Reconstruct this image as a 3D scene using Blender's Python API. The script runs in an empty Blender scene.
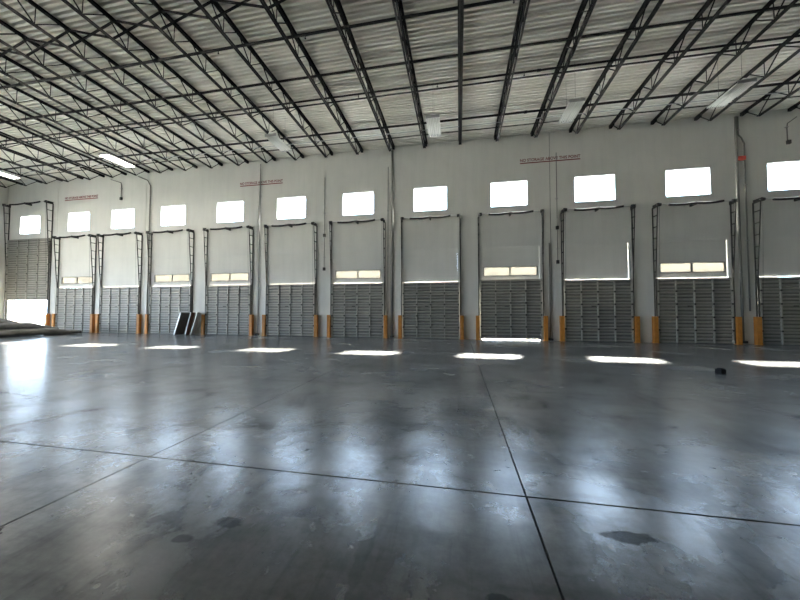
import bpy, math, random
from mathutils import Vector, Matrix, noise
random.seed(7)
scene = bpy.context.scene
COL = scene.collection

# ------------------------------------------------------------------ camera
F_PX, YAW, PITCH, ROLL, CAM_H = 312.66, 0.18649, 0.03413, 0.00156, 1.3965
cam_d = bpy.data.cameras.new('camera')
cam_d.sensor_fit = 'HORIZONTAL'; cam_d.sensor_width = 36.0
cam_d.lens = F_PX * 36.0 / 800.0
cam_d.clip_start = 0.05; cam_d.clip_end = 400
cam = bpy.data.objects.new('camera', cam_d); COL.objects.link(cam)
_r = Vector((math.cos(YAW), math.sin(YAW), 0))
_f = Vector((-math.sin(YAW)*math.cos(PITCH), math.cos(YAW)*math.cos(PITCH), math.sin(PITCH)))
_u = _r.cross(_f)
_r2 = _r*math.cos(ROLL) + _u*math.sin(ROLL)
_u2 = -_r*math.sin(ROLL) + _u*math.cos(ROLL)
_m = Matrix((_r2, _u2, -_f)).transposed().to_4x4()
_m.translation = (0, 0, CAM_H)
cam.matrix_world = _m
scene.camera = cam

# ------------------------------------------------------------------ sky, sun, exposure
SKY = 16.0
w = bpy.data.worlds.new('sky'); scene.world = w; w.use_nodes = True
bg = w.node_tree.nodes['Background']
bg.inputs['Color'].default_value = (0.62, 0.79, 1.0, 1)
bg.inputs['Strength'].default_value = SKY
sun_d = bpy.data.lights.new('sun', 'SUN'); sun_d.energy = 150.0; sun_d.angle = math.radians(3.0)
sun_d.color = (1.0, 0.95, 0.86)
sun = bpy.data.objects.new('sun', sun_d); COL.objects.link(sun)
sun.location = (8, 40, 40)
sun.rotation_euler = Vector((-1.5, -5.75, -7.08)).to_track_quat('-Z', 'Y').to_euler()
vs = scene.view_settings
vs.view_transform = 'Standard'; vs.look = 'None'; vs.gamma = 1.0; vs.use_curve_mapping = False
vs.exposure = 0.85
scene.cycles.max_bounces = 8
scene.cycles.diffuse_bounces = 6
scene.cycles.glossy_bounces = 4
scene.cycles.transparent_max_bounces = 12
scene.cycles.caustics_reflective = False
scene.cycles.caustics_refractive = False
scene.cycles.sample_clamp_indirect = 8.0

# ------------------------------------------------------------------ layout (metres)
WY = 15.742            # inner face of the dock wall
WT = 0.20              # its thickness
XL, XR = -30.16, 24.0  # left and right walls
YB = -16.0             # rear wall
ZD, SL = 9.93, 0.02    # underside of roof deck at the dock wall, roof slope
def roof(y): return ZD + SL*(WY - y)
WIN_X = [-28.10, -24.00, -20.54, -16.85, -12.97, -9.12, -5.25, -1.42, 2.41, 6.21, 9.96, 13.75]
WZ0, WZ1, WW = 6.50, 7.68, 1.70
DOOR_X = [None, -23.98, -20.49, -16.82, -12.92, -9.05, -5.24, -1.40, 2.43, 6.22, 10.02, 13.80]
DW, DH, OPEN_W, OPEN_H = 2.82, 2.83, 2.66, 4.48
D1X, D1W = -28.02, 3.62
TRANSOM = {2, 4, 5, 7, 9, 11}
JOINTS = [-25.75, -18.80, -11.13, -3.45, 4.28, 11.86]
ORD = ['first', 'second', 'third', 'fourth', 'fifth', 'sixth', 'seventh', 'eighth', 'ninth', 'tenth', 'eleventh', 'twelfth']
TEENS = ORD + ['thirteenth', 'fourteenth', 'fifteenth', 'sixteenth', 'seventeenth', 'eighteenth', 'nineteenth', 'twentieth',
               'twenty-first', 'twenty-second', 'twenty-third', 'twenty-fourth', 'twenty-fifth', 'twenty-sixth']

# daylight portals: guide sky sampling through the wall openings (they emit nothing)
def portal(x, z, wx, wz, y=WY + WT + 0.02):
    d = bpy.data.lights.new('window_portal', 'AREA'); d.shape = 'RECTANGLE'; d.size = wx; d.size_y = wz
    d.cycles.is_portal = True
    o = bpy.data.objects.new('window_portal', d); COL.objects.link(o)
    o.location = (x, y, z); o.rotation_euler = (-math.pi/2, 0, 0)
for _x in WIN_X: portal(_x, (WZ0 + WZ1)/2, WW, WZ1 - WZ0)
portal(D1X, 1.05, D1W, 2.1)
ADDED_SIDE_DOORS = [(-12.5, -8.5), (-6.5, -2.5), (-.5, 3.5), (5.5, 9.5)]     # unseen open doors added in the left wall to let daylight in
for _a, _b in ADDED_SIDE_DOORS:
    d = bpy.data.lights.new('window_portal', 'AREA'); d.shape = 'RECTANGLE'; d.size = 4.6; d.size_y = _b - _a
    d.cycles.is_portal = True
    o = bpy.data.objects.new('window_portal', d); COL.objects.link(o)
    o.location = (XL-.22, (_a+_b)/2, 2.3); o.rotation_euler = (0, -math.pi/2, 0)

# ------------------------------------------------------------------ helpers
class MB:
    """collects faces of one mesh"""
    def __init__(s): s.v = []; s.f = []; s.sm = []
    def quad(s, a, b, c, d):
        n = len(s.v); s.v += [tuple(a), tuple(b), tuple(c), tuple(d)]; s.f.append((n, n+1, n+2, n+3)); s.sm.append(False)
    def box(s, x0, x1, y0, y1, z0, z1):
        n = len(s.v)
        s.v += [(x, y, z) for z in (z0, z1) for y in (y0, y1) for x in (x0, x1)]
        for q in ((0,2,3,1), (4,5,7,6), (0,1,5,4), (2,6,7,3), (0,4,6,2), (1,3,7,5)):
            s.f.append(tuple(n+i for i in q)); s.sm.append(False)
        return s
    def bar(s, a, b, wx, wy, up=(0,0,1)):
        """rectangular bar from a to b"""
        a = Vector(a); b = Vector(b); d = (b-a).normalized(); up = Vector(up)
        if abs(d.dot(up)) > .98: up = Vector((1,0,0))
        sx = d.cross(up).normalized(); sy = sx.cross(d)
        n = len(s.v)
        for p in (a, b):
            for i, j in ((-1,-1), (1,-1), (1,1), (-1,1)):
                s.v.append(tuple(p + sx*(i*wx/2) + sy*(j*wy/2)))
        for q in ((0,1,2,3), (7,6,5,4), (0,4,5,1), (1,5,6,2), (2,6,7,3), (3,7,4,0)):
            s.f.append(tuple(n+i for i in q)); s.sm.append(False)
        return s
    def tube(s, pts, r, k=10, cap=True, squash=None):
        """round tube along points; r a number or list; squash a list of height factors"""
        pts = [Vector(p) for p in pts]; m = len(pts); n = len(s.v)
        rr = r if isinstance(r, (list, tuple)) else [r]*m
        prev = None
        for i, p in enumerate(pts):
            d = (pts[min(i+1, m-1)] - pts[max(i-1, 0)]).normalized()
            ref = Vector((0,0,1)) if abs(d.z) < .95 else Vector((1,0,0))
            sx = d.cross(ref).normalized()
            if prev is not None and sx.dot(prev) < 0 and abs(d.z) >= .95: sx = -sx
            prev = sx; sy = sx.cross(d)
            q = squash[i] if squash else 1.0
            for j in range(k):
                t = 2*math.pi*j/k
                s.v.append(tuple(p + sx*(math.cos(t)*rr[i]) + sy*(math.sin(t)*rr[i]*q)))
        for i in range(m-1):
            for j in range(k):
                a = n+i*k+j; b = n+i*k+(j+1) % k
                s.f.append((a+k, b+k, b, a)); s.sm.append(True)
        if cap:
            s.f.append(tuple(n+j for j in range(k))); s.sm.append(False)
            s.f.append(tuple(n+(m-1)*k+j for j in range(k))[::-1]); s.sm.append(False)
        return s
    def mesh(s, name):
        m = bpy.data.meshes.new(name); m.from_pydata(s.v, [], s.f)
        m.polygons.foreach_set('use_smooth', s.sm)
        m.validate(); m.update(); return m
    def build(s, name, mat, parent=None, loc=(0,0,0), rot=None):
        return inst(name, s.mesh(name), mat, parent, loc, rot)

def inst(name, me, mat=None, parent=None, loc=(0,0,0), rot=None):
    if mat is not None and not me.materials: me.materials.append(mat)
    o = bpy.data.objects.new(name, me); COL.objects.link(o)
    o.location = loc
    if rot: o.rotation_euler = rot
    if parent: o.parent = parent
    return o
def empty(name, loc=(0,0,0), rot=None, parent=None):
    o = bpy.data.objects.new(name, None); COL.objects.link(o); o.location = loc
    o.empty_display_size = .1
    if rot: o.rotation_euler = rot
    if parent: o.parent = parent
    return o
def tag(o, label=None, cat=None, group=None, kind=None):
    if label: o['label'] = label
    if cat: o['category'] = cat
    if group: o['group'] = group
    if kind: o['kind'] = kind
    return o

# ------------------------------------------------------------------ materials
class NT:
    def __init__(s, name):
        s.m = bpy.data.materials.new(name); s.m.use_nodes = True
        s.t = s.m.node_tree; s.n = s.t.nodes; s.p = s.n['Principled BSDF']; s.out = s.n['Material Output']
    def add(s, kind, **kw):
        n = s.n.new(kind)
        for k, v in kw.items():
            if k in n.inputs: n.inputs[k].default_value = v
            else: setattr(n, k, v)
        return n
    def link(s, a, b): s.t.links.new(a, b)
    def pos(s, scale=(1,1,1)):
        g = s.add('ShaderNodeNewGeometry'); mp = s.add('ShaderNodeMapping'); mp.inputs['Scale'].default_value = scale
        s.link(g.outputs['Position'], mp.inputs['Vector']); return mp.outputs['Vector']
    def objpos(s, scale=(1,1,1)):
        g = s.add('ShaderNodeTexCoord'); mp = s.add('ShaderNodeMapping'); mp.inputs['Scale'].default_value = scale
        s.link(g.outputs['Object'], mp.inputs['Vector']); return mp.outputs['Vector']
    def noise(s, vec, scale, detail=4, rough=.55, dist=0):
        n = s.add('ShaderNodeTexNoise', Scale=scale, Detail=detail, Roughness=rough, Distortion=dist)
        s.link(vec, n.inputs['Vector']); return n.outputs['Fac']
    def ramp(s, fac, stops, interp='LINEAR'):
        r = s.add('ShaderNodeValToRGB'); e = r.color_ramp.elements; r.color_ramp.interpolation = interp
        while len(e) < len(stops): e.new(.5)
        for i, (p, c) in enumerate(stops):
            e[i].position = p
            e[i].color = (c, c, c, 1) if isinstance(c, (int, float)) else (*c, 1)
        s.link(fac, r.inputs['Fac']); return r.outputs['Color']
    def mix(s, fac, a, b, mode='MIX'):
        n = s.add('ShaderNodeMix', data_type='RGBA', blend_type=mode)
        for sock, v in ((n.inputs[0], fac), (n.inputs[6], a), (n.inputs[7], b)):
            if isinstance(v, (int, float)): sock.default_value = v
            elif isinstance(v, tuple): sock.default_value = (*v, 1)
            else: s.link(v, sock)
        return n.outputs[2]
    def bump(s, h, strength=.2, dist=.01):
        b = s.add('ShaderNodeBump', Strength=strength, Distance=dist)
        s.link(h, b.inputs['Height']); s.link(b.outputs['Normal'], s.p.inputs['Normal'])

def paint(name, col, rough=.5, metal=0.0, var=.12, scale=3.0, spec=.5):
    t = NT(name); v = t.objpos()
    n = t.noise(v, scale, 5)
    c = t.ramp(n, [(.3, tuple(x*(1-var) for x in col)), (.7, tuple(min(1, x*(1+var)) for x in col))])
    t.link(c, t.p.inputs['Base Color'])
    t.p.inputs['Roughness'].default_value = rough; t.p.inputs['Metallic'].default_value = metal
    t.p.inputs['Specular IOR Level'].default_value = spec
    return t.m

def mat_floor():
    t = NT('polished_concrete'); v = t.pos()
    big = t.noise(v, .32, 4, .5, .4)
    mid = t.noise(v, 1.5, 5, .55, .35)
    fine = t.noise(v, 14, 6, .7)
    streak = t.noise(t.pos((.3, 1.5, 1)), .9, 5, .55, .4)
    c = t.ramp(big, [(.28, (.018, .0177, .016)), (.5, (.045, .0437, .0395)), (.72, (.10, .0965, .087))])
    c = t.mix(.8, c, t.ramp(mid, [(.2, .5), (.5, .95), (.8, 1.45)]), 'MULTIPLY')
    c = t.mix(.6, c, t.ramp(fine, [(.3, .6), (.7, 1.35)]), 'MULTIPLY')
    c = t.mix(.7, c, t.ramp(streak, [(.32, .45), (.62, 1.2)]), 'MULTIPLY')
    # tyre scuffs and scratches
    scr = t.noise(t.pos((9.0, .8, 1)), 1.4, 5, .6, .5)
    scm = t.ramp(scr, [(.26, .45), (.48, 1.0)])
    c = t.mix(.6, c, scm, 'MULTIPLY')
    scr2 = t.noise(t.pos((1.4, 6.0, 1)), 1.2, 5, .6, .6)
    scm2 = t.ramp(scr2, [(.25, .5), (.48, 1.0)])
    c = t.mix(.6, c, scm2, 'MULTIPLY')
    # dark oil spots with a shape of their own
    sp = t.noise(v, .75, 6, .6, .35)
    c = t.mix(t.ramp(sp, [(.655, 0.0), (.70, .75)]), c, (.03, .03, .029))
    sp2 = t.noise(v, 2.9, 4, .55, .2)
    spots = t.ramp(sp2, [(.70, 0.0), (.715, .95)])
    c = t.mix(spots, c, (.012, .012, .012))
    # the few large tar and oil blots, each a noisy-edged oval on the slab
    wob = t.noise(v, 9, 5, .65)
    for (bx, by, rx, ry, dark) in ((1.02, 2.21, .15, .055, .92), (-1.50, 1.86, .10, .045, .85), (-1.66, 1.68, .06, .035, .85), (-1.06, 2.12, .30, .13, .42),
                                   (-.55, 1.78, .04, .25, .35), (2.05, 1.75, .06, .05, .8), (.20, 1.62, .07, .03, .8)):
        mp = t.add('ShaderNodeMapping'); mp.vector_type = 'TEXTURE'
        mp.inputs['Location'].default_value = (bx, by, 0); mp.inputs['Scale'].default_value = (rx, ry, 1)
        t.link(t.pos(), mp.inputs['Vector'])
        ln = t.add('ShaderNodeVectorMath', operation='LENGTH'); t.link(mp.outputs['Vector'], ln.inputs[0])
        ad = t.add('ShaderNodeMath', operation='MULTIPLY_ADD'); t.link(wob, ad.inputs[0]); ad.inputs[1].default_value = 2.2
        t.link(ln.outputs['Value'], ad.inputs[2])
        m = t.ramp(ad.outputs[0], [(.0, dark), (.60, dark), (.68, 0.0)])
        # ramp input is clamped to 0..1, so bring the distance into range first
        sc = t.add('ShaderNodeMath', operation='MULTIPLY'); t.link(ad.outputs[0], sc.inputs[0]); sc.inputs[1].default_value = .3
        t.link(sc.outputs[0], m.node.inputs['Fac'])
        c = t.mix(m, c, (.012, .012, .012)); spots = t.mix(m, spots, (dark, dark, dark))
    t.link(c, t.p.inputs['Base Color'])
    # worn sealer: polished and dull areas
    r = t.ramp(t.noise(v, .8, 4, .5, .4), [(.30, .232), (.5, .248), (.7, .268)])
    r = t.mix(.35, r, t.ramp(mid, [(.3, .232), (.7, .268)]))
    r = t.mix(.3, r, t.ramp(fine, [(.35, .228), (.65, .268)]))
    t.link(t.mix(spots, r, (.265, .265, .265)), t.p.inputs['Roughness'])
    cloud = t.noise(t.pos((1, .8, 1)), 1.5, 6, .6, .5)
    sl = t.ramp(cloud, [(.34, .25), (.5, .95), (.66, 1.7)])
    sl = t.mix(.6, sl, t.ramp(streak, [(.34, .35), (.56, 1.1)]), 'MULTIPLY'); sl = t.mix(.5, sl, t.ramp(mid, [(.3, .4), (.62, 1.2)]), 'MULTIPLY')
    sl = t.mix(.5, sl, scm, 'MULTIPLY'); sl = t.mix(.5, sl, scm2, 'MULTIPLY')
    sl = t.mix(spots, sl, (.0, .0, .0))
    t.link(sl, t.p.inputs['Specular IOR Level'])
    # thin film of dust, seen mostly at a low angle
    t.link(t.mix(spots, t.ramp(t.noise(t.pos((.8, 1.3, 1)), .7, 6, .6, .6), [(.32, .02), (.5, .12), (.68, .26)]), (0.0, 0.0, 0.0)), t.p.inputs['Sheen Weight']); t.p.inputs['Sheen Roughness'].default_value = .45
    t.p.inputs['Sheen Tint'].default_value = (.95, .92, .86, 1)
    t.p.inputs['IOR'].default_value = 1.5
    h = t.mix(.35, t.noise(v, 6, 7, .62), t.noise(t.pos((1.6, .7, 1)), 2.2, 4, .5))
    t.bump(h, .32, .012)
    return t.m

def mat_wall(name='painted_concrete', col=(.72, .71, .67)):
    t = NT(name); v = t.pos()
    a = t.noise(v, .45, 5, .6, .3)
    c = t.ramp(a, [(.3, tuple(x*.93 for x in col)), (.7, tuple(min(1, x*1.05) for x in col))])
    st = t.noise(t.pos((3.0, 3.0, .25)), 1.0, 6, .65)
    c = t.mix(.35, c, t.ramp(st, [(.3, .82), (.55, 1.0)]), 'MULTIPLY')
    sc = t.noise(v, 2.4, 7, .7)
    c = t.mix(t.ramp(sc, [(.70, 0.0), (.76, .35)]), c, (.36, .35, .33))
    t.link(c, t.p.inputs['Base Color']); t.p.inputs['Roughness'].default_value = .62
    t.bump(t.noise(v, 22, 6, .6), .12, .004)
    return t.m

def mat_deck():
    t = NT('white_steel_deck'); v = t.pos((.12, 1, 1))
    n = t.noise(v, 1.3, 6, .65, .2)
    c = t.ramp(n, [(.28, (.56, .55, .50)), (.5, (.74, .72, .66)), (.7, (.82, .80, .74))])
    t.link(c, t.p.inputs['Base Color']); t.p.inputs['Roughness'].default_value = .42
    return t.m

def mat_door():
    t = NT('grey_door_steel'); v = t.objpos()
    n = t.noise(t.objpos((1, 1, .5)), 3, 6, .6)
    c = t.ramp(n, [(.3, (.13, .127, .115)), (.7, (.18, .175, .16))])  # panels coloured darker than ribs, standing in for shade between them
    d = t.noise(v, 9, 6, .7)
    c = t.mix(t.ramp(d, [(.62, 0.0), (.72, .5)]), c, (.20, .19, .17))
    t.link(c, t.p.inputs['Base Color']); t.p.inputs['Roughness'].default_value = .5
    t.p.inputs['Metallic'].default_value = .0
    return t.m

def mat_glass(name, tint, gloss=.06, clear=1.0):
    t = NT(name)
    tr = t.add('ShaderNodeBsdfTransparent'); tr.inputs[0].default_value = (*tint, 1)
    gl = t.add('ShaderNodeBsdfGlossy', Roughness=.03); gl.inputs[0].default_value = (.9, .95, 1, 1)
    mx = t.add('ShaderNodeMixShader'); mx.inputs[0].default_value = gloss
    t.link(tr.outputs[0], mx.inputs[1]); t.link(gl.outputs[0], mx.inputs[2])
    last = mx.outputs[0]
    if clear < 1:
        df = t.add('ShaderNodeBsdfTranslucent'); df.inputs[0].default_value = (*tint, 1)
        m2 = t.add('ShaderNodeMixShader'); m2.inputs[0].default_value = clear
        t.link(df.outputs[0], m2.inputs[1]); t.link(last, m2.inputs[2]); last = m2.outputs[0]
    t.link(last, t.out.inputs['Surface'])
    return t.m

def mat_emit(name, col, strength):
    t = NT(name)
    t.p.inputs['Base Color'].default_value = (.8, .8, .8, 1)
    t.p.inputs['Emission Color'].default_value = (*col, 1); t.p.inputs['Emission Strength'].default_value = strength
    return t.m

def mat_fabric():
    t = NT('grey_vinyl'); v = t.objpos()
    n = t.noise(v, 2.2, 6, .6, .5)
    c = t.ramp(n, [(.3, (.13, .122, .112)), (.7, (.25, .237, .22))])
    t.link(c, t.p.inputs['Base Color']); t.p.inputs['Roughness'].default_value = .55
    t.bump(t.noise(v, 9, 5, .6), .5, .03)
    return t.m

M = dict(floor=mat_floor(), wall=mat_wall(), deck=mat_deck(), door=mat_door(),
         stile=paint('pale_stile', (.38, .37, .335), .5, .0),  # stiles paler than panels, relief contrast put into the colour
         rib=paint('painted_light_rib', (.30, .292, .265), .5, 0, .1),  # ribs coloured paler than panels, imitating light caught on their ledges
         infill=mat_wall('painted_infill_board', (.73, .715, .67)),
         steel=paint('dark_joist_paint', (.011, .0113, .0125), .7, .0, .12, 3, .12),
         track=paint('dark_track_steel', (.05, .048, .046), .6, .1, .15, 3, .2),
         galv=paint('galvanised_steel', (.42, .42, .42), .4, .6),
         pipe=paint('black_pipe', (.011, .0113, .0125), .7, .0, .12, 3, .12),
         conduit=paint('grey_conduit', (.20, .20, .19), .65, .0, .12, 3, .2),
         orange=paint('safety_orange', (.50, .20, .03), .55, 0, .2, 5),
         white=paint('white_enamel', (.80, .80, .77), .35, 0, .04),
         red=paint('sign_red', (.20, .03, .035), .7),
         alarm=paint('alarm_red', (.75, .10, .06), .4),
         black=paint('black_rubber', (.02, .02, .022), .9, 0, .1, 3, .08),
         brown=paint('brown_board', (.16, .075, .045), .65),
         grime=paint('joint_filler', (.035, .035, .036), .9),
         ground=paint('outdoor_concrete', (.47, .43, .36), .85, 0, .08, .4),
         yard=paint('pale_yard_concrete', (.72, .66, .54), .85, 0, .05, .4),
         tan=paint('tan_stucco', (.26, .235, .20), .9, 0, .06, .3),
         stucco=paint('outdoor_stucco', (.55, .54, .51), .85, 0, .05, .5),
         darkpanel=paint('dark_grey_panel', (.24, .235, .21), .45, 0),
         glass=mat_glass('window_glass', (.96, .98, 1.0)),
         tinted=mat_glass('tinted_transom_glass', (.23, .222, .20), .04, .35),  # transom glass tinted darker and partly translucent
         fabric=mat_fabric(),
         tube_on=mat_emit('lit_fluorescent_tube', (1.0, .96, .86), 16.0),
         tube_off=paint('unlit_fluorescent_tube', (.86, .86, .82), .3, 0, .02))

# ------------------------------------------------------------------ floor: slabs with recessed joints
def build_floor():
    root = MB().box(XL-.3, XR+.3, YB-.3, WY+WT+.02, -.30, -.035).build('floor', M['grime'])
    tag(root, 'dark polished concrete warehouse floor with saw-cut joints', 'floor', kind='structure')
    xs = [XL-.3, -2.91, .49, XR+.3]
    ys = [(YB-.3, 2.535, 0.006), (2.535, 5.77, 0.0012), (5.77, WY+WT+.02, 0)]
    for i in range(3):
        for j, (y0, y1, g) in enumerate(ys):
            gx = .005
            a = xs[i] + (gx if i else 0); b = xs[i+1] - (gx if i < 2 else 0)
            c = y0 + (ys[j-1][2] if j else 0); d = y1 - g
            e = .003
            mb = MB(); n = 0
            lo = [(a, c), (b, c), (b, d), (a, d)]
            hi = [(a+e, c+e), (b-e, c+e), (b-e, d-e), (a+e, d-e)]
            # top subdivided a little so position noise and bump stay stable
            mb.v = [(x, y, -.03) for x, y in lo] + [(x, y, -.004) for x, y in lo] + [(x, y, 0) for x, y in hi]
            for k in range(4):
                l = (k+1) % 4
                mb.f += [(k, l, 4+l, 4+k), (4+k, 4+l, 8+l, 8+k)]
            mb.f += [(8, 9, 10, 11), (3, 2, 1, 0)]
            mb.sm = [False]*len(mb.f)
            mb.build('slab', M['floor'], root)
build_floor()
gr = MB().box(-90, 90, WY+WT+.03, 120, -.5, -.06).build('ground_outside', M['ground'])
tag(gr, 'sunlit concrete truck court outside the dock doors', 'ground', kind='structure')

gr = MB().box(-120, XL-.32, -80, WY+WT+.02, -.5, -.06).build('ground_outside', M['yard'])  # unseen yard beyond the added side doors, pale to bounce light onto the ceiling
tag(gr, 'unseen pale concrete yard outside the left wall, bouncing daylight in', 'ground', kind='structure')

# ------------------------------------------------------------------ dock wall: tilt-up panels with openings
def grid_wall(x0, x1, z0, z1, holes, y0, y1, reveals=()):
    """panel with rectangular holes between y0 (inner) and y1 (outer)"""
    xs = sorted({x0, x1, *[h[0] for h in holes], *[h[1] for h in holes]})
    xs = [x for x in xs if x0 <= x <= x1]
    zs = sorted({z0, z1, *[h[2] for h in holes], *[h[3] for h in holes], *[r for r in reveals], *[r+.018 for r in reveals]})
    zs = [z for z in zs if z0 <= z <= z1]
    def solid(i, j):
        if i < 0 or j < 0 or i >= len(xs)-1 or j >= len(zs)-1: return False
        cx = (xs[i]+xs[i+1])/2; cz = (zs[j]+zs[j+1])/2
        return not any(h[0] < cx < h[1] and h[2] < cz < h[3] for h in holes)
    def front(j):
        cz = (zs[j]+zs[j+1])/2
        return y0 + (.012 if any(r < cz < r+.018 for r in reveals) else 0)
    mb = MB()
    for i in range(len(xs)-1):
        for j in range(len(zs)-1):
            if not solid(i, j): continue
            a, b, c, d = xs[i], xs[i+1], zs[j], zs[j+1]; yf = front(j)
            mb.quad((a,yf,c), (b,yf,c), (b,yf,d), (a,yf,d))
            mb.quad((b,y1,c), (a,y1,c), (a,y1,d), (b,y1,d))
            if not solid(i-1, j): mb.quad((a,y1,c), (a,yf,c), (a,yf,d), (a,y1,d))
            if not solid(i+1, j): mb.quad((b,yf,c), (b,y1,c), (b,y1,d), (b,yf,d))
            if not solid(i, j-1): mb.quad((a,y1,c), (b,y1,c), (b,yf,c), (a,yf,c))
            elif front(j-1) != yf:
                yg = front(j-1); mb.quad((a,yf,c), (b,yf,c), (b,yg,c), (a,yg,c))
            if not solid(i, j+1): mb.quad((a,yf,d), (b,yf,d), (b,y1,d), (a,y1,d))
    return mb

def build_dock_wall():
    wall = empty('wall_front', (0, WY, 0))
    tag(wall, 'tall off-white concrete dock wall with doors and high windows', 'wall', kind='structure')
    holes = []
    for i, x in enumerate(WIN_X): holes.append((x-WW/2, x+WW/2, WZ0, WZ1))
    for i, x in enumerate(DOOR_X):
        if x is None: holes.append((D1X-D1W/2+.08, D1X+D1W/2-.08, 0, 4.1))
        else: holes.append((x-OPEN_W/2, x+OPEN_W/2, 0, OPEN_H))
    edges = [XL-.2] + JOINTS + [XR+.2]
    g = .012
    for k in range(len(edges)-1):
        a, b = edges[k]+(g if k else 0), edges[k+1]-(g if k < len(edges)-2 else 0)
        hs = [h for h in holes if h[0] > a-.01 and h[1] < b+.01]
        mb = grid_wall(a, b, 0, 10.6, hs, 0, WT, reveals=(4.5,))
        mb.build('panel', M['wall'], wall)
    for x in JOINTS:
        MB().box(x-g-.002, x+g+.002, .035, WT-.02, 0, 10.6).build('joint_filler', M['grime'], wall)
build_dock_wall()

def plain_wall(name, box, label):
    o = MB().box(*box).build(name, M['wall']); tag(o, label, 'wall', kind='structure'); return o
lw = grid_wall(YB, WY-.001, 0, 10.6, [(a, b, 0, 4.6) for a, b in ADDED_SIDE_DOORS], XL-.2, XL)
lw.v = [(y, x, z) for x, y, z in lw.v]
lw = lw.build('wall_left', M['wall']); tag(lw, 'off-white concrete side wall at the left corner', 'wall', kind='structure')
for a, b in ADDED_SIDE_DOORS:
    for y in (a, b):
        o = MB().box(XL-.24, XL+.02, y-.06, y+.06, 0, 4.66).build('trim_1', M['galv'])
        tag(o, 'steel jamb of an unseen door opening added in the left wall for daylight', 'jamb', 'added side door jambs', kind='structure')
plain_wall('wall_right', (XR, XR+.2, YB, WY-.001, 0, 10.6), 'off-white concrete side wall beyond the right edge')
plain_wall('wall_rear', (XL-.2, XR+.2, YB-.2, YB, 0, 10.6), 'off-white concrete wall behind the camera')

# ------------------------------------------------------------------ roof deck: ribbed sheets
def build_roof():
    root = empty('ceiling', (0, WY, ZD))
    tag(root, 'white ribbed steel roof deck carried on dark bar joists', 'ceiling', kind='structure')
    P = .1524; H = .105
    prof = []                       # (y, z) going away from the wall, 6 ribs per sheet
    for r in range(6):
        y = -r*P
        prof += [(y, 0), (y-.070, 0), (y-.076, H), (y-.146, H)]
    prof += [(-6*P, 0)]
    x0, x1 = XL-.15, XR+.15
    mb = MB()
    for (ya, za), (yb, zb) in zip(prof[:-1], prof[1:]):
        mb.quad((x0, yb, zb), (x1, yb, zb), (x1, ya, za), (x0, ya, za))
    # turned-down side lap at the seam
    mb.box(x0, x1, -.012, -.004, -.014, 0.0)
    me = mb.mesh('deck_sheet'); me.materials.append(M['deck'])
    n = int((WY - YB)/(6*P)) + 1
    for k in range(n):
        y = -k*6*P
        inst('deck_sheet', me, None, root, (0, y+.1, -SL*y), (-math.atan(SL), 0, 0))
    L = WY - YB + .4
    c = MB()
    a, b = .15, -L
    for z in (.06, .16):
        pass
    c.v = [(x, y, -SL*y + z) for z in (.11, .26) for y in (.3, b) for x in (x0-.1, x1+.1)]
    c.f = [(0,1,3,2), (4,6,7,5), (0,4,5,1), (2,3,7,6), (0,2,6,4), (1,5,7,3)]; c.sm = [False]*6
    c.build('roof_board', M['deck'], root)
build_roof()

# ------------------------------------------------------------------ bar joists
JX = [.09 + 1.703*k for k in range(-17, 9)]
def build_joists():
    Lj = 16.6; DP = .62; P = 1.2; TIP = .76
    def chord(y0, y1, z, flip, s=.055):
        mb = MB(); th = .008; g = .012
        for sg in (-1, 1):
            a, b = sorted((sg*g, sg*(g+th)))
            mb.box(a, b, y1, y0, *sorted((z, z + flip*s)))
            a, b = sorted((sg*g, sg*(g+s)))
            mb.box(a, b, y1, y0, *sorted((z, z + flip*th)))
        return mb
    def member(a, b, wdt): return MB().bar((0,)+a, (0,)+b, wdt, wdt, up=(1,0,0))
    zt, zb = -.012, -DP
    top = chord(-.06, -Lj, zt, -1, .075).mesh('top_chord')
    bot = chord(-TIP, -Lj+.4, zb, 1).mesh('bottom_chord')
    seat = MB().box(-.055, .055, -.30, -.02, -.125, -.012).mesh('bearing_seat')
    h = DP - .05
    d_up = member((0, zb+.03), (P/2, zb+.03+h), .028).mesh('web_diagonal')      # towards the wall
    d_dn = member((0, zb+.03), (-P/2, zb+.03+h), .028).mesh('web_diagonal')
    vert = member((0, zb+.03), (0, zb+.03+h), .018).mesh('web_vertical')
    for me in (top, bot, seat, d_up, d_dn, vert): me.materials.append(M['steel'])
    N = len(JX)
    for k, x in enumerate(JX):
        r = empty('roof_joist', (x, WY-.005, ZD-.003), (-math.atan(SL), 0, 0))
        right = N - k
        # say where each one meets the wall, relative to the windows and panel joints
        wi = min(range(12), key=lambda i: abs(WIN_X[i]-x)); dx = x - WIN_X[wi]
        side = 'directly above' if abs(dx) < .45 else ('above the right side of' if 0 < dx < .95 else 'above the left side of' if -.95 < dx < 0 else 'just right of' if dx > 0 else 'just left of')
        tag(r, f'dark roof joist ending {side} the {ORD[wi]} window from the left', 'joist', 'roof joists')
        inst('top_chord', top, None, r); inst('bottom_chord', bot, None, r); inst('bearing_seat', seat, None, r)
        y = -TIP - .02; i = 0
        while y > -Lj + .7:
            inst('web_diagonal', d_up, None, r, (0, y, 0))
            inst('web_diagonal', d_dn, None, r, (0, y, 0))
            if i: inst('web_vertical', vert, None, r, (0, y, 0))
            y -= P; i += 1
build_joists()

# girder that carries the far ends of the joists (above and behind the camera)
def build_girder():
    y = WY - 16.75
    r = empty('roof_girder', (0, y, roof(y) - 1.0))
    tag(r, 'dark steel roof girder carrying the joist ends overhead', 'girder')
    MB().box(XL+.05, XR-.05, -.12, .12, .78, .80).build('top_flange', M['steel'], r)
    MB().box(XL+.05, XR-.05, -.12, .12, .0, .02).build('bottom_flange', M['steel'], r)
    MB().box(XL+.05, XR-.05, -.01, .01, .02, .78).build('web_plate', M['steel'], r)
build_girder()

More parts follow.
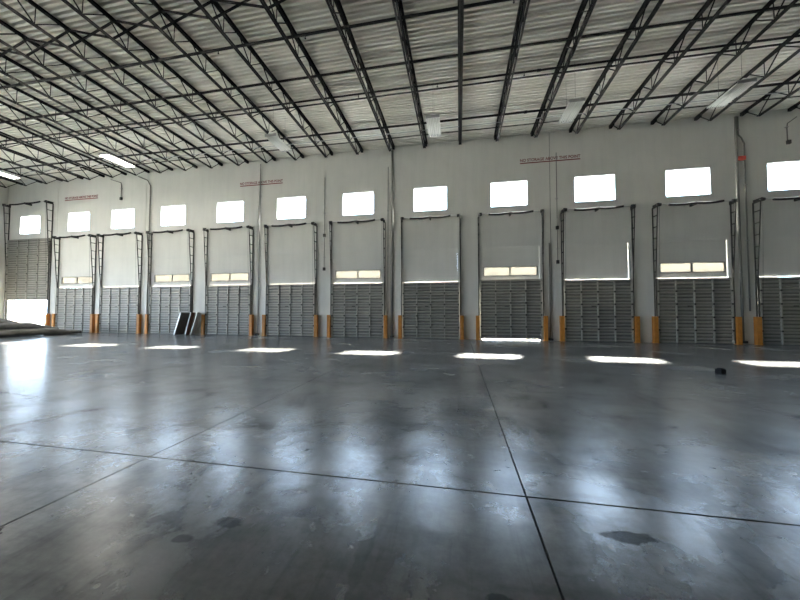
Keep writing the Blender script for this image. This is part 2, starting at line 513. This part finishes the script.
# ------------------------------------------------------------------ pipes and bridging running along the roof
def run(name, y, z, r, mat, label, cat, heads=None, square=False):
    root = empty(name, (0, y, roof(y) - z))
    tag(root, label, cat)
    if square: MB().box(XL+.02, XR-.02, -r, r, -r, r).build('angle_bar', mat, root)
    else:
        MB().tube([(XL+.02, 0, 0), (XR-.02, 0, 0)], r, 10).build('pipe', mat, root)
        x = XL + 1.2
        while x < XR:
            if abs(((x+3.81)/6.3) % 1) < .12: MB().tube([(x-.06,0,0), (x+.06,0,0)], r*1.35, 10).build('coupling', mat, root)
            x += .756
    if heads:
        mb = MB().tube([(0,0,0), (0,0,-.09)], .014, 6).tube([(0,0,-.085), (0,0,-.095)], .03, 8)
        me = mb.mesh('sprinkler_head'); me.materials.append(mat)
        x = heads
        while x < XR - 1:
            inst('sprinkler_head', me, None, root, (x, 0, -r*.8)); x += 3.05
    return root
run('sprinkler_pipe', 8.62, .20, .042, M['pipe'], 'black sprinkler pipe with small heads nearest the camera', 'pipe', heads=-29.0)
run('bridging_bar', 10.28, .16, .028, M['steel'], 'thin dark bridging bar between the two sprinkler pipes', 'bar', square=True)
run('sprinkler_pipe', 11.38, .20, .036, M['pipe'], 'black sprinkler pipe with heads near the light fixtures', 'pipe', heads=-28.2)
run('bridging_bar', 11.72, .14, .022, M['steel'], 'thin dark bridging bar close beside the middle sprinkler pipe', 'bar', square=True)
run('sprinkler_pipe', 13.62, .22, .045, M['pipe'], 'black pipe running along the roof near the dock wall', 'pipe')
run('bridging_bar', 14.72, .10, .016, M['steel'], 'thinnest dark bridging bar right beside the dock wall', 'bar', square=True)
run('electrical_conduit', 13.95, .34, .018, M['galv'], 'pale grey electrical conduit along the roof near the dock wall', 'conduit')

def build_cross_bridging():
    y = 7.30
    for k in range(len(JX)-1):
        x0, x1 = JX[k], JX[k+1]
        r = empty('cross_bridging', (x0, y, roof(y)))
        tag(r, f'dark crossed braces just left of the {TEENS[len(JX)-2-k]} roof joist from the right', 'brace', 'crossed braces between joists')
        for za, zb in ((-.06, -.58), (-.58, -.06)):
            MB().bar((.03, 0 if za > zb else .03, za), (x1-x0-.03, 0 if za > zb else .03, zb), .045, .045).build('brace_bar', M['steel'], r)
build_cross_bridging()

# ------------------------------------------------------------------ high windows
def build_windows():
    for i, x in enumerate(WIN_X):
        r = empty(f'window_{i+1}', (x, WY, WZ0))
        tag(r, f'bright high window, {ORD[i]} from the left' if i else 'bright high window between the tracks of the raised door', 'window', kind='structure')
        f = MB(); h = WZ1-WZ0; w2 = WW/2; t = .025
        y0, y1 = .12, .16
        f.box(-w2, w2, y0, y1, 0, t).box(-w2, w2, y0, y1, h-t, h).box(-w2, -w2+t, y0, y1, t, h-t).box(w2-t, w2, y0, y1, t, h-t)
        f.build('window_frame', M['white'], r)
        MB().box(-w2+t, w2-t, .137, .143, t, h-t).build('pane', M['glass'], r)
build_windows()

# ------------------------------------------------------------------ dock doors
def section_mesh(wd, h):
    """one ribbed door section: profile along z extruded in x, room side is -y"""
    k = h/.566
    pr = [(0, 0), (-.004, 0), (-.004, .022), (-.040, .024), (-.040, .052*k), (-.010, .060*k), (-.010, h-.065), (-.040, h-.055), (-.040, h-.024), (-.004, h-.022), (-.004, h-.001), (0, h-.001)]
    mb = MB(); a, b = -wd/2, wd/2
    for (ya, za), (yb, zb) in zip(pr[:-1], pr[1:]):
        mb.quad((a, ya, za), (b, ya, za), (b, yb, zb), (a, yb, zb))
    mb.quad((b, 0, -.02), (a, 0, -.02), (a, 0, h-.001), (b, 0, h-.001))
    n = len(mb.v)
    for x, rev in ((a, False), (b, True)):
        n = len(mb.v); mb.v += [(x, y, z) for y, z in pr]
        ids = tuple(range(n, n+len(pr))); mb.f.append(ids[::-1] if not rev else ids); mb.sm.append(False)
    return mb.mesh('section')

def rib_mesh(wd):
    """pressed stiffening rib across a section: trapezoid bar"""
    mb = MB(); a, b = -wd/2 + .004, wd/2 - .004
    pr = [(-.010, -.042), (-.050, -.024), (-.050, .024), (-.010, .042)]
    for (ya, za), (yb, zb) in zip(pr[:-1], pr[1:]):
        mb.quad((a, ya, za), (b, ya, za), (b, yb, zb), (a, yb, zb))
    for x, ids in ((a, (3, 2, 1, 0)), (b, (0, 1, 2, 3))):
        mb.quad(*[(x, *pr[i]) for i in ids])
    return mb.mesh('rib')
_cache = {}
def shared(key, fn, mat):
    if key not in _cache:
        me = fn(); me.materials.append(mat); _cache[key] = me
    return _cache[key]

def door_hardware(r, wd, ztop, zleaf, lift, drop=.0):
    """tracks, wall angles, brackets, shaft, spring, drums; local origin on the wall face at floor, -y is the room"""
    top_off, low_off = .34, .09
    for s in (-1, 1):
        x = s*(wd/2 + .045)
        t = MB()
        t.bar((x, -low_off, .02), (x, -low_off, zleaf), .028, .05, up=(0,1,0))
        t.bar((x, -low_off, zleaf), (x, -top_off, ztop-.05), .026, .04, up=(0,1,0))
        tr = t.build('track', M['track'], r)
        MB().bar((x+s*.03, -.03, .02), (x+s*.03, -.03, ztop-.05), .03, .05, up=(0,1,0)).build('wall_angle', M['track'], r)
        n = 6; 
        for k in range(n):
            z = zleaf + (ztop - zleaf - .25)*(k+.6)/n
            u = (z - zleaf)/(ztop-.05-zleaf); yy = -(low_off + (top_off-low_off)*u)
            MB().bar((x+s*.012, -.03, z), (x+s*.012, yy, z), .03, .035).build('bracket', M['track'], tr)
        # lift cable from drum to leaf bottom bracket
        MB().tube([(x-s*.075, -top_off, ztop), (x-s*.075, -.13, .15 + lift)], .005, 5).build('lift_cable', M['track'], r)
        # drum and end bearing plate
        MB().tube([(x-s*.13, -top_off, ztop), (x-s*.03, -top_off, ztop)], [.07, .08], 14).build('cable_drum', M['track'], r)
        MB().box(x-.008, x+.008, -top_off-.07, 0, ztop-.09, ztop+.07).build('bearing_plate', M['track'], r)
    MB().tube([(-wd/2-.10, -top_off, ztop), (wd/2+.10, -top_off, ztop)], .014, 8).build('shaft', M['galv'], r)
    pts = []
    L = wd*.36
    for k in range(25):
        u = -1 + 2*k/24
        sag = .035*math.sin(math.pi*abs(u))*(.8 if u < 0 else 1.0)
        pts.append((u*L, -top_off, ztop - sag + u*.02))
    MB().tube(pts, .048, 10).build('torsion_spring', M['black'], r)
    MB().box(-.03, .03, -top_off-.03, 0, ztop-.07, ztop+.05).build('center_bracket', M['track'], r)

def leaf(r, wd, z0, nsec, hsec, cols):
    sec = shared(('sec', wd, hsec), lambda: section_mesh(wd, hsec), M['door'])
    st = shared(('stile', hsec), lambda: MB().box(-.026, .026, -.074, -.010, .020, hsec-.020).mesh('stile'), M['stile'])
    rb = shared(('rib', wd), lambda: rib_mesh(wd), M['rib'])
    hg = shared('hinge', lambda: MB().box(-.03, .03, -.078, -.064, -.035, .035).mesh('hinge'), M['track'])
    for k in range(nsec):
        s = inst('section', sec, None, r, (0, -.05, z0 + k*hsec))
        for u in (.10, .36, .64, .90): inst('rib', rb, None, s, (0, 0, hsec*u))
        for c in range(cols+1):
            x = -wd/2 + .03 + (wd-.06)*c/cols
            inst('stile', st, None, s, (x, 0, 0))
            if k: inst('hinge', hg, None, s, (x, 0, 0))

def build_doors():
    for i, x in enumerate(DOOR_X):
        n = i+1
        if x is None:
            r = empty('door_1', (D1X, WY, 0))
            tag(r, 'tall ribbed steel door half raised at the left corner, daylight below', 'door', kind='structure')
            leaf(r, D1W, 2.06, 7, .58, 4)
            door_hardware(r, D1W, 8.42, 4.1, 2.0)
            continue
        r = empty(f'door_{n}', (x, WY, 0))
        lift = .075 if n == 9 else .012 if n in (5, 6) else .004
        extra = {4: ' behind leaning boards', 9: ' raised slightly with daylight under it', 2: ' beside the raised door', 12: ' cut by the right edge of the photo'}.get(n, '')
        tr = ' under a strip transom' if n in TRANSOM else ' under a blank panel'
        tag(r, f'grey ribbed steel dock door{tr}{extra}, {ORD[i]} from the left', 'door', 'grey dock doors', kind='structure')
        leaf(r, DW, lift, 5, DH/5, 4)
        door_hardware(r, DW, 6.05, DH, lift)
        MB().box(-DW/2, DW/2, -.055, -.02, lift-.012 if lift > .02 else .0, lift + .004).build('bottom_seal', M['black'], r)
        MB().box(-.28, -.10, -.125, -.105, 1.60, 1.63).build('slide_lock', M['track'], r)
        # closed upper part of the opening
        gap_r = {8: .002, 9: .012, 10: .028, 11: .03, 7: .004}.get(n, .003)
        p = empty('infill', (0, 0, 0), None, r)
        w2 = OPEN_W/2; zb = DH + .024; y0, y1 = .010, .07
        if n in TRANSOM:
            t0, t1, tx = 3.08, 3.53, 1.24
            mb = grid_wall(-w2, w2-gap_r, zb, OPEN_H, [(-tx, tx, t0, t1)], y0, y1)
            mb.build('infill_panel', M['infill'], p)
            f = MB(); q = .035
            f.box(-tx, tx, y0-.02, y1, t0, t0+q).box(-tx, tx, y0-.02, y1, t1-q, t1)
            f.box(-tx, -tx+q, y0-.02, y1, t0+q, t1-q).box(tx-q, tx, y0-.02, y1, t0+q, t1-q).box(-.03, .03, y0-.02, y1, t0+q, t1-q)
            f.build('transom_frame', M['conduit'], p)
            for a, b in ((-tx+q, -.03), (.03, tx-q)):
                MB().box(a, b, 0.035, .041, t0+q, t1-q).build('transom_pane', M['tinted'], p)
        else:
            MB().box(-w2, w2-gap_r, y0, y1, zb, OPEN_H).build('infill_panel', M['infill'], p)
build_doors()

def build_guards():
    def me_fn():
        mb = MB(); t = .012
        mb.box(-.085, .085, -.20, -.20+t, 0, 1.15).box(-.085, -.085+t, -.20+t, -.03, 0, 1.15).box(.085-t, .085, -.20+t, -.03, 0, 1.15)
        n = len(mb.v)
        return mb.mesh('guard_channel')
    ch = shared('guard', me_fn, M['orange'])
    cap = shared('guardcap', lambda: MB().box(-.085, .085, -.20, -.03, 1.15, 1.162).mesh('guard_cap'), M['orange'])
    bp = shared('guardbase', lambda: MB().box(-.125, .125, -.22, -.02, 0, .012).mesh('base_plate'), M['orange'])
    for i, x in enumerate(DOOR_X):
        for s in (-1, 1):
            if x is None and s < 0: continue
            half = (D1W if x is None else DW)/2
            cx = (D1X if x is None else x) + s*(half + .13)
            g = empty('track_guard', (cx, WY, 0))
            which = 'raised corner door' if x is None else f'{ORD[i]} dock door from the left'
            tag(g, f'orange steel track guard at the {"right" if s > 0 else "left"} foot of the {which}', 'guard', 'orange track guards')
            inst('guard_channel', ch, None, g); inst('guard_cap', cap, None, g); inst('base_plate', bp, None, g)
build_guards()

# unseen exterior canopy added to keep the low openings in shade
cp = empty('added_shade_canopy', (0, WY+WT, 4.62))
tag(cp, 'unseen flat canopy added outside the wall to shade the dock doors', 'canopy', kind='structure')
MB().box(-26.3, XR, .003, 1.55, .10, .16).build('canopy_deck', M['stucco'], cp)
MB().box(-26.3, XR, 1.50, 1.56, .0, .18).build('fascia', M['stucco'], cp)

# unseen building added across the truck court to dim the open door's floor reflection
ob = empty('glare_block_building', (-20, 60, -.06)); tag(ob, 'unseen tan building added across the truck court to block bright sky', 'building', kind='structure')
MB().box(-70, 70, 0, 20, 0, 8.6).build('building_body', M['tan'], ob)
MB().box(-70.2, 70.2, -.2, .3, 8.6, 9.2).build('parapet', M['stucco'], ob)
for k in range(12):
    MB().box(-55 + k*10, -52 + k*10, -.06, .0, 0, 3.2).build('roller_door', M['galv'], ob)

# ------------------------------------------------------------------ light fixtures
FIX = [(-23.45, 1, 'lit, farthest left'), (-15.96, 1, 'lit, second from the left'), (-7.52, 0, 'third from the left'),
       (-.92, 0, 'hanging by a wire above the middle'), (3.98, 0, 'second from the right'), (8.83, 0, 'farthest right')]
def fixture(x, y, z, on, label, power=0):
    r = empty('high_bay_light', (x, y, z))
    tag(r, label, 'light', 'hanging fluorescent fixtures')
    L = .62; W2 = .25
    b = MB().box(-.10, .10, -L, L, .03, .10)
    b.build('ballast_box', M['white'], r)
    rf = MB()
    for s in (-1, 1):
        rf.quad((s*.02, -L, .035), (s*.02, L, .035), (s*W2, L, -.015), (s*W2, -L, -.015))
        rf.quad((s*W2, -L, -.015), (s*W2, L, -.015), (s*W2, L, -.055), (s*W2, -L, -.055))
    rf.box(-.02, .02, -L, L, -.03, .035)
    rf.build('reflector', M['white'], r)
    for yy in (-L, L):
        MB().box(-W2, W2, yy-.012, yy+.012, -.05, .05).build('end_plate', M['galv'], r)
    tm = shared(('tube', on), lambda: MB().tube([(0, -L+.02, 0), (0, L-.02, 0)], .016, 8).mesh('lamp_tube'), M['tube_on'] if on else M['tube_off'])
    for tx in (-.19, -.12, -.055, .055, .12, .19):
        inst('lamp_tube', tm, None, r, (tx, 0, -.035))
    for yy in (-.45, .45):
        MB().tube([(0, yy, .10), (0, yy, roof(y+yy) - z - .02)], .004, 5).build('hanger_wire', M['track'], r)
    if power:
        d = bpy.data.lights.new('lamp_glow', 'AREA'); d.shape = 'RECTANGLE'; d.size = .45; d.size_y = 1.15
        d.energy = power; d.color = (1.0, .95, .86)
        o = bpy.data.objects.new('lamp_glow', d); COL.objects.link(o); o.parent = r; o.location = (0, 0, -.062)
for x, on, where in FIX:
    fixture(x, 11.93, 8.55, on, f'white fluorescent high-bay light fixture, {where}', 30 if on else 0)

# ------------------------------------------------------------------ wall signs
def build_signs():
    cu = bpy.data.curves.new('lettering', 'FONT'); cu.body = 'NO STORAGE ABOVE THIS POINT'
    cu.size = .20; cu.align_x = 'CENTER'; cu.extrude = .002; cu.offset = .004
    tmp = bpy.data.objects.new('lettering', cu); COL.objects.link(tmp)
    bpy.context.view_layer.update()
    me = bpy.data.meshes.new_from_object(tmp.evaluated_get(bpy.context.evaluated_depsgraph_get()))
    bpy.data.objects.remove(tmp)
    xs = [v.co.x for v in me.vertices]; sc = 2.68/(max(xs)-min(xs))
    for v in me.vertices: v.co.x *= sc
    me.materials.clear(); me.materials.append(M['red']); me.name = 'lettering'
    for x, lab in ((4.28, 'right of the middle above dock doors'), (-11.0, 'left of the middle'), (-23.85, 'at the far left')):
        r = empty('wall_sign', (x, WY, 8.60))
        tag(r, f'red painted storage warning lettering high on the wall, {lab}', 'sign', 'red warning signs')
        inst('lettering', me, None, r, (0, -.004, 0), (math.pi/2, 0, 0))
        MB().box(-1.34, 1.34, -.006, -.001, -.095, -.045).build('underline', M['red'], r)
build_signs()

# ------------------------------------------------------------------ conduits on the dock wall
def conduit(pts, label, boxes=(), r=.022, mat='conduit', foot=False, cat='conduit', red=None):
    x0, z0 = pts[-1]
    root = empty('wall_conduit', (x0, WY, z0)); tag(root, label, cat)
    L = lambda x, z: (x-x0, -.045, z-z0)
    MB().tube([L(*p) for p in pts], r, 8).build('pipe', M[mat], root)
    for (x, z) in boxes:
        MB().box(x-x0-.06, x-x0+.06, -.09, -.002, z-z0-.08, z-z0+.08).build('junction_box', M['track'], root)
    z = z0 + .6
    while z < pts[0][1] - .3:
        if abs(z - z0) > .2:
            xx = min(pts, key=lambda p: abs(p[1]-z))[0]
            MB().box(xx-x0-.05, xx-x0+.05, -.07, -.001, z-z0-.015, z-z0+.015).build('strap', M['galv'], root)
        z += 2.4
    if foot: MB().box(-.09, .09, -.16, -.002, 0, .10).build('foot', M['track'], root)
    if red: MB().box(red[0]-x0-.13, red[0]-x0+.13, -.12, -.002, red[1]-z0-.08, red[1]-z0+.08).build('alarm_box', M['alarm'], root)
    return root
conduit([(-21.5, 9.62), (-20.70, 9.35), (-20.66, 9.2), (-20.66, 8.40)], 'short grey conduit drop ending in a box above the third window', boxes=[(-20.66, 8.35)])
conduit([(-19.4, 9.65), (-18.7, 9.35), (-18.48, 9.0), (-18.48, .02)], 'long grey conduit offset beside the joint between third and fourth doors', r=.03)
conduit([(-11.02, 9.7), (-11.02, .02)], 'grey conduit running down the joint below the left-middle sign', r=.022, foot=True)
conduit([(-7.12, 8.62), (-7.12, 3.66)], 'thin grey conduit with two boxes left of the seventh door', boxes=[(-7.12, 5.45), (-7.12, 3.63)], r=.016)
conduit([(-3.60, 8.9), (-3.60, 1.2)], 'thin grey conduit beside the wall joint between seventh and eighth doors', r=.02)
conduit([(-3.37, 9.75), (-3.37, .02)], 'thick grey pipe with a foot between seventh and eighth doors', r=.04, foot=True)
conduit([(4.56, 8.9), (4.56, 3.7)], 'thin grey conduit with two boxes beside the tenth door', boxes=[(4.56, 5.31), (4.56, 3.69)], r=.016)
conduit([(4.20, 4.6), (4.20, .02)], 'grey pipe with a foot between ninth and tenth doors', r=.03, foot=True)
conduit([(11.86, 9.8), (11.86, 9.0), (11.97, 8.85), (12.06, 8.6), (12.06, 1.4)], 'grey conduit with red alarm box left of the twelfth door', r=.028, red=(11.93, 7.95))
conduit([(11.78, 9.8), (11.78, .05)], 'thick grey pipe down the joint right of the eleventh door', r=.045, foot=True)
conduit([(13.95, 9.55), (13.62, 9.3), (13.60, 9.15), (13.60, 8.55)], 'short grey conduit drop above the window at the right edge', boxes=[(13.64, 8.50)], r=.02)

# ------------------------------------------------------------------ boards leaning beside the fourth door
def board(x, wy, hgt, lean, th, mat, label, trim=None, y1=-.24):
    r = empty('leaning_board', (x, WY, .0)); tag(r, label, 'board')
    a = math.atan2(lean, hgt); L = math.hypot(lean, hgt)
    MB().box(-th, 0, y1-wy, y1, 0, L).build('board_sheet', M[mat], r, rot=(0, a, 0), loc=(0, 0, th*math.sin(a)))
    if trim:
        e = MB()
        e.box(-th-.012, .012, y1-.03, y1+.01, 0, L).box(-th-.012, .012, y1-wy-.01, y1-wy+.03, 0, L)
        e.build('edge_trim', M[trim], r, rot=(0, a, 0), loc=(0, 0, (th+.02)*math.sin(a)))
board(-15.62, .64, 1.24, .40, .05, 'darkpanel', 'dark grey panel leaning in front of the fourth dock door', 'galv')
board(-15.24, .30, 1.26, .34, .03, 'brown', 'brown board leaning between dark panel and white board', 'galv')
board(-14.90, .28, 1.24, .40, .06, 'white', 'white board leaning beside the orange guard')

# ------------------------------------------------------------------ heap of rolled vinyl sleeves at the left
def roll(pts, rad, sq, label, seed):
    rnd = random.Random(seed)
    # resample with a smooth spline
    P = [Vector(p) for p in pts]; out = []; n = 40
    def cr(a, b, c, d, t): return .5*((2*b) + (c-a)*t + (2*a-5*b+4*c-d)*t*t + (3*b-a-3*c+d)*t**3)
    for i in range(n+1):
        u = i/n*(len(P)-1); k = min(int(u), len(P)-2); t = u-k
        out.append(cr(P[max(k-1,0)], P[k], P[k+1], P[min(k+2, len(P)-1)], t))
    rr = []; ss = []
    for i, p in enumerate(out):
        u = i/n
        taper = min(1, .35 + (1-u)*3.2) * min(1, .6 + u*3)
        wob = 1 + .18*noise.noise(Vector((u*7, seed, 0)))
        rr.append(rad*taper*wob); ss.append(sq*(1 + .2*noise.noise(Vector((u*5, 0, seed)))))
    base = Vector((out[0].x, out[0].y, 0))
    mb = MB(); mb.tube([p - base for p in out], rr, 18, True, ss)
    # soft folds across the section
    for i, v in enumerate(mb.v):
        q = Vector(v); d = noise.noise(q*1.9 + Vector((seed*3, 0, 0)))*.05
        mb.v[i] = (v[0] + d, v[1] + d*.6, max(v[2] + d*.8, .004))
    root = empty('rolled_sleeve', base); tag(root, label, 'roll', 'rolled vinyl sleeves')
    mb.build('sleeve', M['fabric'], root)
    e = out[-1] - base; dd = (out[-1]-out[-3]).normalized()
    MB().tube([e - dd*.06, e + dd*.02], [rr[-1]*1.04, rr[-1]*1.02], 14, True, [ss[-1]]*2).build('end_band', M['black'], root)
HEAP = [  # offset from the front edge, height, where it ends, radius, label
    (0.00, .20, 1.00, .23, 'long grey rolled sleeve at the very front of the left heap'),
    (0.52, .20, 1.03, .23, 'long grey rolled sleeve lying second from the front of the left heap'),
    (1.06, .21, 1.00, .24, 'long grey rolled sleeve on the floor in the middle of the left heap'),
    (1.60, .21, .96, .24, 'long grey rolled sleeve on the floor behind the middle of the left heap'),
    (2.14, .21, .92, .24, 'long grey rolled sleeve lying rearmost on the floor in the left heap'),
    (0.26, .55, .86, .21, 'grey rolled sleeve in the second layer at the front of the left heap'),
    (0.80, .56, .90, .21, 'grey rolled sleeve in the second layer, middle of the left heap'),
    (1.34, .57, .84, .22, 'grey rolled sleeve in the second layer at the back of the left heap'),
    (0.55, .87, .70, .19, 'grey rolled sleeve on the crest of the left heap, in front'),
    (1.08, .88, .74, .19, 'grey rolled sleeve on the crest of the left heap, behind')]
for k, (o, z, t1, rad, lab) in enumerate(HEAP):
    pts = []
    rnd = random.Random(40 + k)
    for i in range(7):
        t = -.05 + (t1 + .05)*i/6
        conv = 1 - .45*max(0, t - .45)
        bend = .22*math.sin(t*4.2 + .4)
        oo = o*conv + bend
        zz = z if t < t1 - .22 else z + (.5*z if z < .3 else .28)*0 - (z - max(.08, z*.55))*((t - (t1 - .22))/.22)**2
        pts.append((-24.7 + 2.7*t - .917*oo + rnd.uniform(-.03, .03), 8.4 + 6.1*t + .4*oo, zz + rnd.uniform(-.015, .02)))
    roll(pts, rad, .86, lab, k + 1)

# ------------------------------------------------------------------ small things on the floor
r = empty('rubber_block', (5.72, 8.22, 0)); tag(r, 'small black rubber block lying on the floor at right', 'block')
MB().box(-.07, .07, -.06, .06, 0, .11).build('block_body', M['black'], r, rot=(0, 0, .4))
MB().box(-.045, .045, -.035, .035, .11, .13).build('block_top', M['black'], r, rot=(0, 0, .4))
